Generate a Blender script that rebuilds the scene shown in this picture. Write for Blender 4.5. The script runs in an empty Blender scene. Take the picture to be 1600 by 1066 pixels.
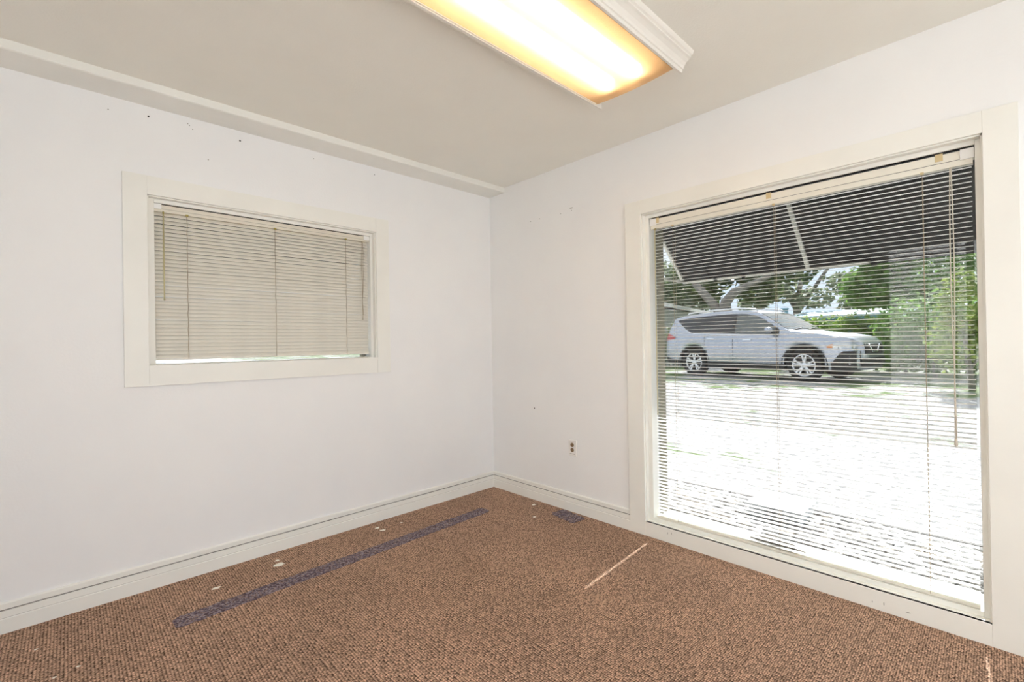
import bpy, bmesh, math, random
import numpy as np
from mathutils import Vector, Matrix

random.seed(7)
rng = np.random.default_rng(11)
scene = bpy.context.scene
C = scene.collection

# ------------------------------------------------------------------ camera
cam_d = bpy.data.cameras.new('camera')
cam = bpy.data.objects.new('camera', cam_d)
C.objects.link(cam)
YAW, PITCH, ROLL = math.radians(46.342), math.radians(0.254), math.radians(-0.944)
fw = Vector((math.cos(PITCH)*math.cos(YAW), math.cos(PITCH)*math.sin(YAW), math.sin(PITCH)))
rt = Vector((math.sin(YAW), -math.cos(YAW), 0))
up = rt.cross(fw)
r2 = rt*math.cos(ROLL) + up*math.sin(ROLL)
u2 = -rt*math.sin(ROLL) + up*math.cos(ROLL)
M = Matrix((r2, u2, -fw)).transposed().to_4x4()
M.translation = Vector((-2.5496, -2.9172, 1.1871))
cam.matrix_world = M
cam_d.sensor_width = 36.0
cam_d.sensor_fit = 'HORIZONTAL'
cam_d.lens = 724.9 / 1600 * 36.0
cam_d.clip_start = 0.02
cam_d.clip_end = 400
scene.camera = cam

# ------------------------------------------------------------------ sky, sun, exposure
SUN_EL, SUN_AZ = math.radians(42.0), math.radians(4.2)
SUN_STRENGTH = 8.0
SKY_STRENGTH = 1.15
world = bpy.data.worlds.new('sky')
scene.world = world
world.use_nodes = True
wn = world.node_tree.nodes
wl = world.node_tree.links
wn.clear()
wo = wn.new('ShaderNodeOutputWorld')
bg = wn.new('ShaderNodeBackground')
tc = wn.new('ShaderNodeTexCoord')
nz = wn.new('ShaderNodeTexNoise'); nz.inputs['Scale'].default_value = 2.2; nz.inputs['Detail'].default_value = 6
cr = wn.new('ShaderNodeValToRGB')
cr.color_ramp.elements[0].position = 0.40; cr.color_ramp.elements[0].color = (0.70, 0.84, 1.0, 1)
cr.color_ramp.elements[1].position = 0.60; cr.color_ramp.elements[1].color = (1.0, 1.0, 1.0, 1)
wl.new(tc.outputs['Generated'], nz.inputs['Vector'])
wl.new(nz.outputs['Fac'], cr.inputs['Fac'])
wl.new(cr.outputs['Color'], bg.inputs['Color'])
bg.inputs['Strength'].default_value = SKY_STRENGTH
wl.new(bg.outputs[0], wo.inputs['Surface'])

sun_d = bpy.data.lights.new('sun', 'SUN')
sun_d.energy = SUN_STRENGTH
sun_d.angle = math.radians(0.6)
sun_d.color = (1.0, 0.985, 0.965)
sun = bpy.data.objects.new('sun', sun_d)
C.objects.link(sun)
sd = Vector((math.cos(SUN_EL)*math.cos(SUN_AZ), math.cos(SUN_EL)*math.sin(SUN_AZ), math.sin(SUN_EL)))
sun.rotation_euler = sd.to_track_quat('Z', 'Y').to_euler()
sun.location = (12, 1, 12)

vs = scene.view_settings
vs.view_transform = 'Standard'
vs.look = 'None'
vs.gamma = 1.0
vs.use_curve_mapping = False
vs.exposure = 1.52
TUBE_STRENGTH = 4.4
try:
    scene.cycles.max_bounces = 14
    scene.cycles.diffuse_bounces = 8
    scene.cycles.glossy_bounces = 4
    scene.cycles.transparent_max_bounces = 16
    scene.cycles.use_denoising = True
    scene.cycles.sample_clamp_indirect = 6.0
    scene.cycles.caustics_reflective = False
    scene.cycles.caustics_refractive = False
except Exception:
    pass

# ------------------------------------------------------------------ materials
def new_mat(name):
    m = bpy.data.materials.new(name)
    m.use_nodes = True
    nt = m.node_tree
    b = nt.nodes['Principled BSDF']
    return m, nt, b

def paint(name, col, rough=0.5, var=0.0, var_scale=6.0, bump=0.0, bump_scale=200.0, metallic=0.0, coat=0.0, spec=0.5, col2=None):
    m, nt, b = new_mat(name)
    n, l = nt.nodes, nt.links
    b.inputs['Base Color'].default_value = (*col, 1)
    b.inputs['Roughness'].default_value = rough
    b.inputs['Metallic'].default_value = metallic
    b.inputs['Specular IOR Level'].default_value = spec
    b.inputs['Coat Weight'].default_value = coat
    t = n.new('ShaderNodeTexCoord')
    if var > 0:
        z = n.new('ShaderNodeTexNoise'); z.inputs['Scale'].default_value = var_scale; z.inputs['Detail'].default_value = 5
        l.new(t.outputs['Object'], z.inputs['Vector'])
        r = n.new('ShaderNodeValToRGB')
        c2 = col2 if col2 else tuple(c*(1-var) for c in col)
        r.color_ramp.elements[0].position = 0.35; r.color_ramp.elements[0].color = (*c2, 1)
        r.color_ramp.elements[1].position = 0.60; r.color_ramp.elements[1].color = (*col, 1)
        l.new(z.outputs['Fac'], r.inputs['Fac']); l.new(r.outputs['Color'], b.inputs['Base Color'])
    if bump > 0:
        z = n.new('ShaderNodeTexNoise'); z.inputs['Scale'].default_value = bump_scale; z.inputs['Detail'].default_value = 3
        l.new(t.outputs['Object'], z.inputs['Vector'])
        bp = n.new('ShaderNodeBump'); bp.inputs['Strength'].default_value = bump; bp.inputs['Distance'].default_value = 0.002
        l.new(z.outputs['Fac'], bp.inputs['Height']); l.new(bp.outputs['Normal'], b.inputs['Normal'])
    return m

def pane_glass(name, tint=(1, 1, 1)):
    m, nt, b = new_mat(name)
    n, l = nt.nodes, nt.links
    n.remove(b)
    out = n['Material Output']
    g = n.new('ShaderNodeNewGeometry')
    d = n.new('ShaderNodeVectorMath'); d.operation = 'DOT_PRODUCT'
    l.new(g.outputs['Normal'], d.inputs[0]); l.new(g.outputs['Incoming'], d.inputs[1])
    a = n.new('ShaderNodeMath'); a.operation = 'ABSOLUTE'; l.new(d.outputs['Value'], a.inputs[0])
    s = n.new('ShaderNodeMath'); s.operation = 'SUBTRACT'; s.inputs[0].default_value = 1; s.use_clamp = True; l.new(a.outputs[0], s.inputs[1])
    p = n.new('ShaderNodeMath'); p.operation = 'POWER'; p.inputs[1].default_value = 5; l.new(s.outputs[0], p.inputs[0])
    q = n.new('ShaderNodeMath'); q.operation = 'MULTIPLY_ADD'; q.inputs[1].default_value = 0.955; q.inputs[2].default_value = 0.045; l.new(p.outputs[0], q.inputs[0])
    tr = n.new('ShaderNodeBsdfTransparent'); tr.inputs['Color'].default_value = (*tint, 1)
    gl = n.new('ShaderNodeBsdfGlossy'); gl.inputs['Roughness'].default_value = 0.0
    mx = n.new('ShaderNodeMixShader')
    l.new(q.outputs[0], mx.inputs[0]); l.new(tr.outputs[0], mx.inputs[1]); l.new(gl.outputs[0], mx.inputs[2])
    l.new(mx.outputs[0], out.inputs['Surface'])
    return m

def carpet_mat():
    m, nt, b = new_mat('brown_loop_carpet')
    n, l = nt.nodes, nt.links
    t = n.new('ShaderNodeTexCoord')
    mp = n.new('ShaderNodeMapping'); mp.inputs['Scale'].default_value = (1/0.0105, 1/0.0072, 0.0)
    l.new(t.outputs['Object'], mp.inputs['Vector'])
    v = n.new('ShaderNodeTexVoronoi'); v.voronoi_dimensions = '2D'; v.inputs['Scale'].default_value = 1.0; v.inputs['Randomness'].default_value = 0.42
    l.new(mp.outputs[0], v.inputs['Vector'])
    r = n.new('ShaderNodeValToRGB')
    e = r.color_ramp.elements
    e[0].position = 0.12; e[0].color = (0.66, 0.445, 0.32, 1)
    e[1].position = 0.66; e[1].color = (0.060, 0.036, 0.025, 1)
    e2 = r.color_ramp.elements.new(0.42); e2.color = (0.37, 0.234, 0.165, 1)
    l.new(v.outputs['Distance'], r.inputs['Fac'])
    # loop to loop colour flecks
    hs = n.new('ShaderNodeHueSaturation')
    sp = n.new('ShaderNodeSeparateColor'); l.new(v.outputs['Color'], sp.inputs[0])
    mr = n.new('ShaderNodeMapRange'); mr.inputs['To Min'].default_value = 0.62; mr.inputs['To Max'].default_value = 1.35
    l.new(sp.outputs[0], mr.inputs['Value']); l.new(mr.outputs[0], hs.inputs['Value'])
    l.new(r.outputs['Color'], hs.inputs['Color'])
    # large worn areas
    z = n.new('ShaderNodeTexNoise'); z.inputs['Scale'].default_value = 1.6; z.inputs['Detail'].default_value = 4
    l.new(t.outputs['Object'], z.inputs['Vector'])
    mr2 = n.new('ShaderNodeMapRange'); mr2.inputs['From Min'].default_value = 0.3; mr2.inputs['From Max'].default_value = 0.7
    mr2.inputs['To Min'].default_value = 0.88; mr2.inputs['To Max'].default_value = 1.1
    l.new(z.outputs['Fac'], mr2.inputs['Value'])
    mu = n.new('ShaderNodeVectorMath'); mu.operation = 'SCALE'
    l.new(hs.outputs['Color'], mu.inputs[0]); l.new(mr2.outputs[0], mu.inputs['Scale'])
    l.new(mu.outputs[0], b.inputs['Base Color'])
    b.inputs['Roughness'].default_value = 0.95
    b.inputs['Specular IOR Level'].default_value = 0.1
    bp = n.new('ShaderNodeBump'); bp.invert = True; bp.inputs['Strength'].default_value = 0.7; bp.inputs['Distance'].default_value = 0.004
    l.new(v.outputs['Distance'], bp.inputs['Height']); l.new(bp.outputs['Normal'], b.inputs['Normal'])
    return m

def fleck_mat(name, cols, scale, rough=0.95, bump=0.6):
    m, nt, b = new_mat(name)
    n, l = nt.nodes, nt.links
    t = n.new('ShaderNodeTexCoord')
    v = n.new('ShaderNodeTexVoronoi'); v.inputs['Scale'].default_value = scale
    l.new(t.outputs['Object'], v.inputs['Vector'])
    sp = n.new('ShaderNodeSeparateColor'); l.new(v.outputs['Color'], sp.inputs[0])
    r = n.new('ShaderNodeValToRGB'); r.color_ramp.interpolation = 'CONSTANT'
    e = r.color_ramp.elements
    e[0].color = (*cols[0], 1); e[0].position = 0
    e[1].color = (*cols[1], 1); e[1].position = 1/len(cols)
    for i in range(2, len(cols)):
        k = e.new(i/len(cols)); k.color = (*cols[i], 1)
    l.new(sp.outputs[0], r.inputs['Fac']); l.new(r.outputs['Color'], b.inputs['Base Color'])
    b.inputs['Roughness'].default_value = rough
    b.inputs['Specular IOR Level'].default_value = 0.15
    bp = n.new('ShaderNodeBump'); bp.inputs['Strength'].default_value = bump; bp.inputs['Distance'].default_value = 0.003
    l.new(v.outputs['Distance'], bp.inputs['Height']); l.new(bp.outputs['Normal'], b.inputs['Normal'])
    return m

def emit_mat(name, col, strength):
    m, nt, b = new_mat(name)
    b.inputs['Base Color'].default_value = (0.9, 0.9, 0.9, 1)
    b.inputs['Emission Color'].default_value = (*col, 1)
    b.inputs['Emission Strength'].default_value = strength
    return m

def diffuser_mat():
    m, nt, b = new_mat('prismatic_diffuser')
    n, l = nt.nodes, nt.links
    n.remove(b)
    out = n['Material Output']
    t = n.new('ShaderNodeTexCoord')
    v = n.new('ShaderNodeTexVoronoi'); v.inputs['Scale'].default_value = 160
    l.new(t.outputs['Object'], v.inputs['Vector'])
    bp = n.new('ShaderNodeBump'); bp.inputs['Strength'].default_value = 0.5; bp.inputs['Distance'].default_value = 0.002
    l.new(v.outputs['Distance'], bp.inputs['Height'])
    tl = n.new('ShaderNodeBsdfTranslucent'); tl.inputs['Color'].default_value = (0.95, 0.77, 0.52, 1)
    l.new(bp.outputs['Normal'], tl.inputs['Normal'])
    tr = n.new('ShaderNodeBsdfTransparent'); tr.inputs['Color'].default_value = (1.0, 0.985, 0.96, 1)
    mx = n.new('ShaderNodeMixShader'); mx.inputs[0].default_value = 0.72
    l.new(tr.outputs[0], mx.inputs[1]); l.new(tl.outputs[0], mx.inputs[2])
    gl = n.new('ShaderNodeBsdfGlossy'); gl.inputs['Roughness'].default_value = 0.25; l.new(bp.outputs['Normal'], gl.inputs['Normal'])
    m2 = n.new('ShaderNodeMixShader'); m2.inputs[0].default_value = 0.05
    l.new(mx.outputs[0], m2.inputs[1]); l.new(gl.outputs[0], m2.inputs[2])
    l.new(m2.outputs[0], out.inputs['Surface'])
    return m

def leaf_mat(name, c1, c2, translucency=0.35):
    m, nt, b = new_mat(name)
    n, l = nt.nodes, nt.links
    out = n['Material Output']
    t = n.new('ShaderNodeTexCoord')
    z = n.new('ShaderNodeTexNoise'); z.inputs['Scale'].default_value = 3.0; z.inputs['Detail'].default_value = 4
    l.new(t.outputs['Object'], z.inputs['Vector'])
    r = n.new('ShaderNodeValToRGB')
    r.color_ramp.elements[0].position = 0.38; r.color_ramp.elements[0].color = (*c1, 1)
    r.color_ramp.elements[1].position = 0.62; r.color_ramp.elements[1].color = (*c2, 1)
    l.new(z.outputs['Fac'], r.inputs['Fac'])
    l.new(r.outputs['Color'], b.inputs['Base Color'])
    b.inputs['Roughness'].default_value = 0.5
    tl = n.new('ShaderNodeBsdfTranslucent'); l.new(r.outputs['Color'], tl.inputs['Color'])
    mx = n.new('ShaderNodeMixShader'); mx.inputs[0].default_value = translucency
    l.new(b.outputs[0], mx.inputs[1]); l.new(tl.outputs[0], mx.inputs[2]); l.new(mx.outputs[0], out.inputs['Surface'])
    return m

def gravel_mat():
    m, nt, b = new_mat('pale_gravel')
    n, l = nt.nodes, nt.links
    t = n.new('ShaderNodeTexCoord')
    z = n.new('ShaderNodeTexVoronoi'); z.inputs['Scale'].default_value = 28.0
    l.new(t.outputs['Object'], z.inputs['Vector'])
    sp = n.new('ShaderNodeSeparateColor'); l.new(z.outputs['Color'], sp.inputs[0])
    r = n.new('ShaderNodeValToRGB')
    e = r.color_ramp.elements
    e[0].position = 0.0; e[0].color = (0.30, 0.295, 0.29, 1)
    e[1].position = 1.0; e[1].color = (0.57, 0.56, 0.545, 1)
    l.new(sp.outputs[0], r.inputs['Fac'])
    # patches of grass and weeds
    w = n.new('ShaderNodeTexNoise'); w.inputs['Scale'].default_value = 0.75; w.inputs['Detail'].default_value = 8; w.inputs['Roughness'].default_value = 0.68
    l.new(t.outputs['Object'], w.inputs['Vector'])
    sx = n.new('ShaderNodeSeparateXYZ'); l.new(t.outputs['Object'], sx.inputs[0])
    ma = n.new('ShaderNodeMapRange'); ma.inputs['From Min'].default_value = 4.6; ma.inputs['From Max'].default_value = 8.5
    ma.inputs['To Min'].default_value = 0.0; ma.inputs['To Max'].default_value = 0.14; l.new(sx.outputs['X'], ma.inputs['Value'])
    ad = n.new('ShaderNodeMath'); l.new(w.outputs['Fac'], ad.inputs[0]); l.new(ma.outputs[0], ad.inputs[1])
    wr = n.new('ShaderNodeValToRGB'); wr.color_ramp.elements[0].position = 0.60; wr.color_ramp.elements[1].position = 0.66
    l.new(ad.outputs[0], wr.inputs['Fac'])
    mx = n.new('ShaderNodeMix'); mx.data_type = 'RGBA'
    l.new(wr.outputs['Color'], mx.inputs['Factor']); l.new(r.outputs['Color'], mx.inputs[6]); mx.inputs[7].default_value = (0.13, 0.19, 0.06, 1)
    l.new(mx.outputs[2], b.inputs['Base Color'])
    b.inputs['Roughness'].default_value = 0.95
    bp = n.new('ShaderNodeBump'); bp.inputs['Strength'].default_value = 0.6; bp.inputs['Distance'].default_value = 0.02
    l.new(z.outputs['Distance'], bp.inputs['Height']); l.new(bp.outputs['Normal'], b.inputs['Normal'])
    return m

MT = {}
MT['wall'] = paint('white_wall_paint', (0.865, 0.867, 0.865), 0.55, 0.025, 2.5, 0.25, 90, col2=(0.845, 0.848, 0.852))
MT['ceiling'] = paint('warm_ceiling_paint', (0.86, 0.85, 0.79), 0.8, 0.02, 3, 0.45, 120)
MT['trim'] = paint('ivory_trim_paint', (0.855, 0.852, 0.805), 0.38, 0.03, 4, 0.10, 40)
MT['groove'] = paint('grey_groove', (0.30, 0.29, 0.27), 0.8, 0.3, 18)
MT['groove_pale'] = paint('pale_grey_groove', (0.52, 0.50, 0.47), 0.8, 0.2, 18)
MT['tan'] = paint('tan_exterior_paint', (0.46, 0.41, 0.27), 0.6, 0.12, 9)
MT['blind'] = paint('ivory_blind_slat', (0.90, 0.90, 0.885), 0.35, 0.02, 8)
MT['blind_beige'] = paint('beige_blind_slat', (0.77, 0.735, 0.66), 0.42, 0.06, 9)
MT['headrail'] = paint('ivory_headrail', (0.80, 0.775, 0.69), 0.35, 0.04, 5)
MT['headrail_beige'] = paint('beige_headrail', (0.74, 0.70, 0.60), 0.4, 0.05, 6)
MT['white_plastic'] = paint('white_plastic', (0.85, 0.85, 0.84), 0.35)
MT['cord'] = paint('tan_cord', (0.36, 0.29, 0.20), 0.8)
MT['cord_pale'] = paint('pale_cord', (0.62, 0.58, 0.50), 0.8)
MT['wand'] = paint('olive_wand', (0.50, 0.45, 0.26), 0.4)
MT['brass'] = paint('aged_brass', (0.35, 0.30, 0.10), 0.4, metallic=0.7)
MT['tape'] = paint('yellowed_tape', (0.62, 0.50, 0.28), 0.5)
MT['glass'] = pane_glass('clear_window_glass')
MT['film_glass'] = pane_glass('solar_film_glass', (0.583, 0.59, 0.592))  # grey tint added to dim the outdoor view to the room exposure
MT['reflector'] = paint('aged_yellow_reflector', (0.30, 0.20, 0.11), 0.6)  # tone darkened and warmed to put the peach glow into the lens edges
MT['carpet'] = carpet_mat()
MT['patch'] = fleck_mat('purple_carpet_backing', [(0.16, 0.12, 0.135), (0.27, 0.22, 0.25), (0.09, 0.065, 0.075), (0.27, 0.19, 0.17), (0.16, 0.135, 0.175), (0.11, 0.08, 0.10), (0.34, 0.29, 0.31)], 150)
MT['crumb'] = paint('plaster_crumb', (0.88, 0.85, 0.76), 0.9)
MT['hole'] = paint('dark_hole', (0.02, 0.018, 0.015), 0.9)
MT['scuff'] = paint('grey_scuff', (0.36, 0.34, 0.32), 0.9)
MT['outlet'] = paint('outlet_plate', (0.84, 0.82, 0.80), 0.4)
MT['socket'] = paint('brown_socket', (0.22, 0.14, 0.075), 0.45)
MT['tube'] = emit_mat('fluorescent_tube', (1.0, 0.92, 0.79), TUBE_STRENGTH)
MT['housing'] = paint('white_enamel', (0.86, 0.84, 0.80), 0.5)
MT['diffuser'] = diffuser_mat()
MT['lens_rim'] = paint('lens_rim_plastic', (0.85, 0.80, 0.70), 0.4)
MT['crown'] = paint('crown_paint', (0.80, 0.775, 0.72), 0.5, 0.03, 6)
MT['gravel'] = gravel_mat()
MT['pebble'] = fleck_mat('white_pebble', [(0.72, 0.71, 0.69), (0.60, 0.59, 0.57), (0.80, 0.79, 0.77), (0.42, 0.41, 0.39), (0.66, 0.62, 0.56)], 11, 0.8, 0.1)
MT['soil'] = paint('dark_soil', (0.10, 0.085, 0.07), 0.95, 0.4, 30)
MT['edging'] = paint('grey_edging', (0.22, 0.21, 0.20), 0.8, 0.2, 14)
MT['awning'] = paint('dark_awning_metal', (0.014, 0.013, 0.0125), 0.75, 0.2, 6, spec=0.2)
MT['awning_bar'] = paint('pale_awning_bar', (0.55, 0.54, 0.46), 0.5, 0.15, 9)
MT['stucco'] = paint('pale_exterior_stucco', (0.62, 0.62, 0.60), 0.9, 0.06, 4, 0.4, 60)
MT['roof'] = paint('grey_roof_shingle', (0.30, 0.31, 0.32), 0.9, 0.25, 9)
MT['blue'] = paint('pale_blue_metal', (0.17, 0.36, 0.46), 0.5, 0.08, 3)
MT['dark'] = paint('black_plastic', (0.018, 0.018, 0.02), 0.5)
MT['darkgreen'] = paint('dark_green_metal', (0.03, 0.06, 0.045), 0.5)
MT['tyre'] = paint('black_rubber', (0.012, 0.012, 0.013), 0.75)
MT['silver'] = paint('silver_car_paint', (0.42, 0.45, 0.51), 0.28, metallic=0.7, coat=0.6)
MT['alloy'] = paint('bright_alloy', (0.80, 0.81, 0.82), 0.30, metallic=0.35)
MT['chrome'] = paint('chrome', (0.82, 0.83, 0.84), 0.12, metallic=1.0)
MT['car_glass'] = paint('tinted_car_glass', (0.020, 0.022, 0.026), 0.04, coat=0.3)
MT['car_glass_clear'] = paint('pale_car_glass', (0.10, 0.115, 0.11), 0.05, coat=0.4)
MT['red'] = paint('red_lens', (0.42, 0.02, 0.02), 0.15, coat=0.5)
MT['amber'] = paint('amber_lens', (0.65, 0.22, 0.04), 0.15, coat=0.5)
MT['lamp_clear'] = paint('clear_headlamp', (0.55, 0.57, 0.58), 0.10, metallic=0.5, coat=0.8)
MT['bark'] = paint('grey_bark', (0.30, 0.28, 0.25), 0.95, 0.35, 6, 0.8, 14)
MT['leaf_dark'] = leaf_mat('dark_oak_leaf', (0.05, 0.085, 0.03), (0.14, 0.20, 0.06), 0.45)
MT['leaf_mid'] = leaf_mat('mid_green_leaf', (0.10, 0.21, 0.05), (0.27, 0.44, 0.11), 0.55)
MT['leaf_lime'] = leaf_mat('lime_leaf', (0.13, 0.22, 0.04), (0.36, 0.44, 0.10), 0.4)
MT['leaf_grey'] = leaf_mat('grey_green_leaf', (0.16, 0.20, 0.12), (0.36, 0.42, 0.28), 0.45)
MT['hedge'] = leaf_mat('hedge_leaf', (0.16, 0.28, 0.04), (0.40, 0.55, 0.12), 0.6)
MT['dry'] = paint('dry_twigs', (0.34, 0.31, 0.26), 0.95, 0.5, 60)
MT['court_wall'] = paint('pale_render', (0.60, 0.60, 0.585), 0.9, 0.05, 3)
MT['patio'] = paint('pale_concrete', (0.66, 0.655, 0.64), 0.9, 0.06, 3)
MT['bin'] = paint('pale_box_plastic', (0.66, 0.70, 0.71), 0.5, 0.05, 6)

# ------------------------------------------------------------------ mesh helpers
class G:
    """collects geometry of one mesh"""
    def __init__(s): s.v = []; s.f = []
    def add(s, vs_, fs):
        o = len(s.v); s.v += [tuple(p) for p in vs_]; s.f += [tuple(i+o for i in f) for f in fs]; return s
    def box(s, a, b, mp=None):
        x0, x1 = sorted((a[0], b[0])); y0, y1 = sorted((a[1], b[1])); z0, z1 = sorted((a[2], b[2]))
        p = [(x, y, z) for x in (x0, x1) for y in (y0, y1) for z in (z0, z1)]
        if mp: p = [mp(*q) for q in p]
        return s.add(p, [(0, 1, 3, 2), (4, 6, 7, 5), (0, 4, 5, 1), (2, 3, 7, 6), (0, 2, 6, 4), (1, 5, 7, 3)])
    def extrude(s, prof, f0, f1):
        """prof: list of 2-D points, f0/f1 map (a,b) -> 3-D point at both ends"""
        n = len(prof)
        p = [f0(*q) for q in prof] + [f1(*q) for q in prof]
        fs = [(i, (i+1) % n, n+(i+1) % n, n+i) for i in range(n)]
        fs += [tuple(range(n)), tuple(range(2*n-1, n-1, -1))]
        return s.add(p, fs)
    def tube(s, pts, r, n=6, cap=True):
        pts = [Vector(p) for p in pts]
        rs = r if isinstance(r, (list, tuple)) else [r]*len(pts)
        rings = []
        for i, p in enumerate(pts):
            d = (pts[min(i+1, len(pts)-1)] - pts[max(i-1, 0)])
            if d.length < 1e-9: d = Vector((0, 0, 1))
            d.normalize()
            a = d.orthogonal() if i == 0 else (prev_a - d*prev_a.dot(d))
            if a.length < 1e-6: a = d.orthogonal()
            a.normalize(); b = d.cross(a); prev_a = a
            rings.append([p + (a*math.cos(t) + b*math.sin(t))*rs[i] for t in [2*math.pi*k/n for k in range(n)]])
        vsx = [q for rg in rings for q in rg]
        fs = []
        for i in range(len(pts)-1):
            for k in range(n):
                fs.append((i*n+k, i*n+(k+1) % n, (i+1)*n+(k+1) % n, (i+1)*n+k))
        if cap:
            fs += [tuple(range(n-1, -1, -1)), tuple(range((len(pts)-1)*n, len(pts)*n))]
        return s.add(vsx, fs)
    def lathe(s, prof, n=32, mp=None, close=True):
        """prof (r, h) around local axis; mp(x,y,h)"""
        vsx = []
        for (r, h) in prof:
            for k in range(n):
                t = 2*math.pi*k/n
                q = (r*math.cos(t), r*math.sin(t), h)
                vsx.append(mp(*q) if mp else q)
        fs = []
        m = len(prof)
        for i in range(m-1):
            for k in range(n):
                fs.append((i*n+k, i*n+(k+1) % n, (i+1)*n+(k+1) % n, (i+1)*n+k))
        if close:
            fs += [tuple(range(n-1, -1, -1)), tuple(range((m-1)*n, m*n))]
        return s.add(vsx, fs)

def put(name, g, mat, parent=None, smooth=False, bevel=0.0, fix=True, auto=None):
    me = bpy.data.meshes.new(name)
    me.from_pydata(g.v, [], g.f)
    if fix or bevel > 0:
        bm = bmesh.new(); bm.from_mesh(me)
        if fix: bmesh.ops.recalc_face_normals(bm, faces=bm.faces)
        if bevel > 0:
            ed = [e for e in bm.edges if len(e.link_faces) == 2 and e.calc_face_angle(0) > 0.6]
            bmesh.ops.bevel(bm, geom=ed, offset=bevel, segments=2, profile=0.7, affect='EDGES', clamp_overlap=True)
        bm.to_mesh(me); bm.free()
    me.materials.append(MT[mat] if isinstance(mat, str) else mat)
    if smooth:
        me.polygons.foreach_set('use_smooth', [True]*len(me.polygons))
        if auto:
            me.set_sharp_from_angle(angle=math.radians(auto))
    me.update()
    o = bpy.data.objects.new(name, me)
    C.objects.link(o)
    if parent is not None: o.parent = parent
    return o

def tag(o, label, cat, group=None, kind=None):
    o['label'] = label; o['category'] = cat
    if group: o['group'] = group
    if kind: o['kind'] = kind
    return o

def thing(name, label, cat, loc=(0, 0, 0), rz=0.0, group=None):
    o = bpy.data.objects.new(name, None); C.objects.link(o)
    o.empty_display_size = 0.1
    o.location = loc; o.rotation_euler = (0, 0, rz)
    return tag(o, label, cat, group)

def struct(o, label, cat):
    return tag(o, label, cat, kind='structure')

# ------------------------------------------------------------------ room shell
H = 2.44
X0, Y0 = -3.9, -4.6          # back walls behind the camera
T = 0.18                     # wall thickness
# window openings (rough)
AU0, AU1, AZ0, AZ1 = -2.270, -1.034, 1.100, 1.961
BU0, BU1, BZ0, BZ1 = -1.410, -2.892, 0.030, 1.969
g = G()
g.box((X0-T, 0, -0.1), (AU0, T, H+0.1)).box((AU1, 0, -0.1), (T, T, H+0.1)).box((AU0, 0, -0.1), (AU1, T, AZ0)).box((AU0, 0, AZ1), (AU1, T, H+0.1))
wall_left = struct(put('wall_left', g, 'wall'), 'white painted wall with the small blind-covered window', 'wall')
g = G()
g.box((0, 0, -0.1), (T, BU0, H+0.1)).box((0, BU1, -0.1), (T, Y0-T, H+0.1)).box((0, BU0, -0.1), (T, BU1, BZ0)).box((0, BU0, BZ1), (T, BU1, H+0.1))
wall_right = struct(put('wall_right', g, 'wall'), 'white painted wall around the large window', 'wall')
# back wall with wide glazed opening, as the reflection in the window shows
DY0, DY1, DZ1 = -2.02, -3.45, 2.22
SX0, SX1, SZ0, SZ1 = -3.78, -0.65, 0.10, 2.32     # unseen picture windows added in the side wall to let in daylight
g = G()
g.box((X0-T, 0, -0.1), (X0, DY0, H+0.1)).box((X0-T, DY1, -0.1), (X0, Y0-T, H+0.1)).box((X0-T, DY0, DZ1), (X0, DY1, H+0.1))
struct(put('wall_back', g, 'wall'), 'white wall behind the camera with glazed door opening', 'wall')
g = G()
g.box((X0-T, Y0-T, -0.1), (SX0, Y0, H+0.1)).box((SX1, Y0-T, -0.1), (T, Y0, H+0.1)).box((SX0, Y0-T, -0.1), (SX1, Y0, SZ0)).box((SX0, Y0-T, SZ1), (SX1, Y0, H+0.1))
struct(put('wall_side', g, 'wall'), 'white wall with a row of wide windows facing the small window', 'wall')
g = G().box((X0-T, Y0-T, -0.12), (T, T, 0.0))
floor = struct(put('floor', g, 'carpet'), 'brown ribbed loop carpet covering the whole floor', 'floor')
g = G().box((X0-T, Y0-T, H), (T, T, H+0.12))
struct(put('ceiling', g, 'ceiling'), 'pale warm grey textured ceiling', 'ceiling')

# baseboards with moulded profile: (distance from wall, height)
BPROF = [(0, 0), (0.017, 0), (0.017, 0.060), (0.0125, 0.064), (0.0125, 0.092), (0.0075, 0.094), (0.0075, 0.098), (0.0115, 0.100), (0.0115, 0.122), (0.007, 0.127), (0, 0.127)]
def baseboard(name, fa, fb, label):
    o = struct(put(name, G().extrude(BPROF, fa, fb), 'trim'), label, 'baseboard')
    gp = [(0.0070, 0.0925), (0.0086, 0.0925), (0.0086, 0.0995), (0.0070, 0.0995)]
    put('groove', G().extrude(gp, fa, fb), 'groove', o)  # grey strip darkens the recess of the moulding
    gp2 = [(0.0120, 0.0612), (0.0128, 0.0612), (0.0128, 0.0652), (0.0120, 0.0652)]
    put('groove', G().extrude(gp2, fa, fb), 'groove_pale', o)  # pale grey line paints the shading at the profile step
    return o
baseboard('baseboard_left', lambda a, b: (X0, -a, b), lambda a, b: (-a*0.0, -a, b), 'ivory moulded baseboard under the small window')
baseboard('baseboard_right', lambda a, b: (-a, -a, b), lambda a, b: (-a, -1.308, b), 'short ivory baseboard between room corner and large window')
baseboard('baseboard_side', lambda a, b: (X0, Y0+a, b), lambda a, b: (0, Y0+a, b), 'ivory baseboard on the wall facing the small window')
baseboard('baseboard_back', lambda a, b: (X0+a, Y0, b), lambda a, b: (X0+a, DY1-0.06, b), 'ivory baseboard beside the glazed door')
# ceiling rail along left wall
g = G()
tp = [(0, H), (0.188, H), (0.188, 2.404), (0.182, 2.400), (0.0, 2.400)]
g.extrude(tp, lambda a, b: (X0, -a, b), lambda a, b: (-0.001, -a, b))
trim1 = struct(put('trim_1', g, 'trim'), 'flat ivory ceiling rail running above the small window', 'trim')

# ------------------------------------------------------------------ windows
def mapA(u, w, z): return (u, w, z)
def mapB(u, w, z): return (w, u, z)

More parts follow.
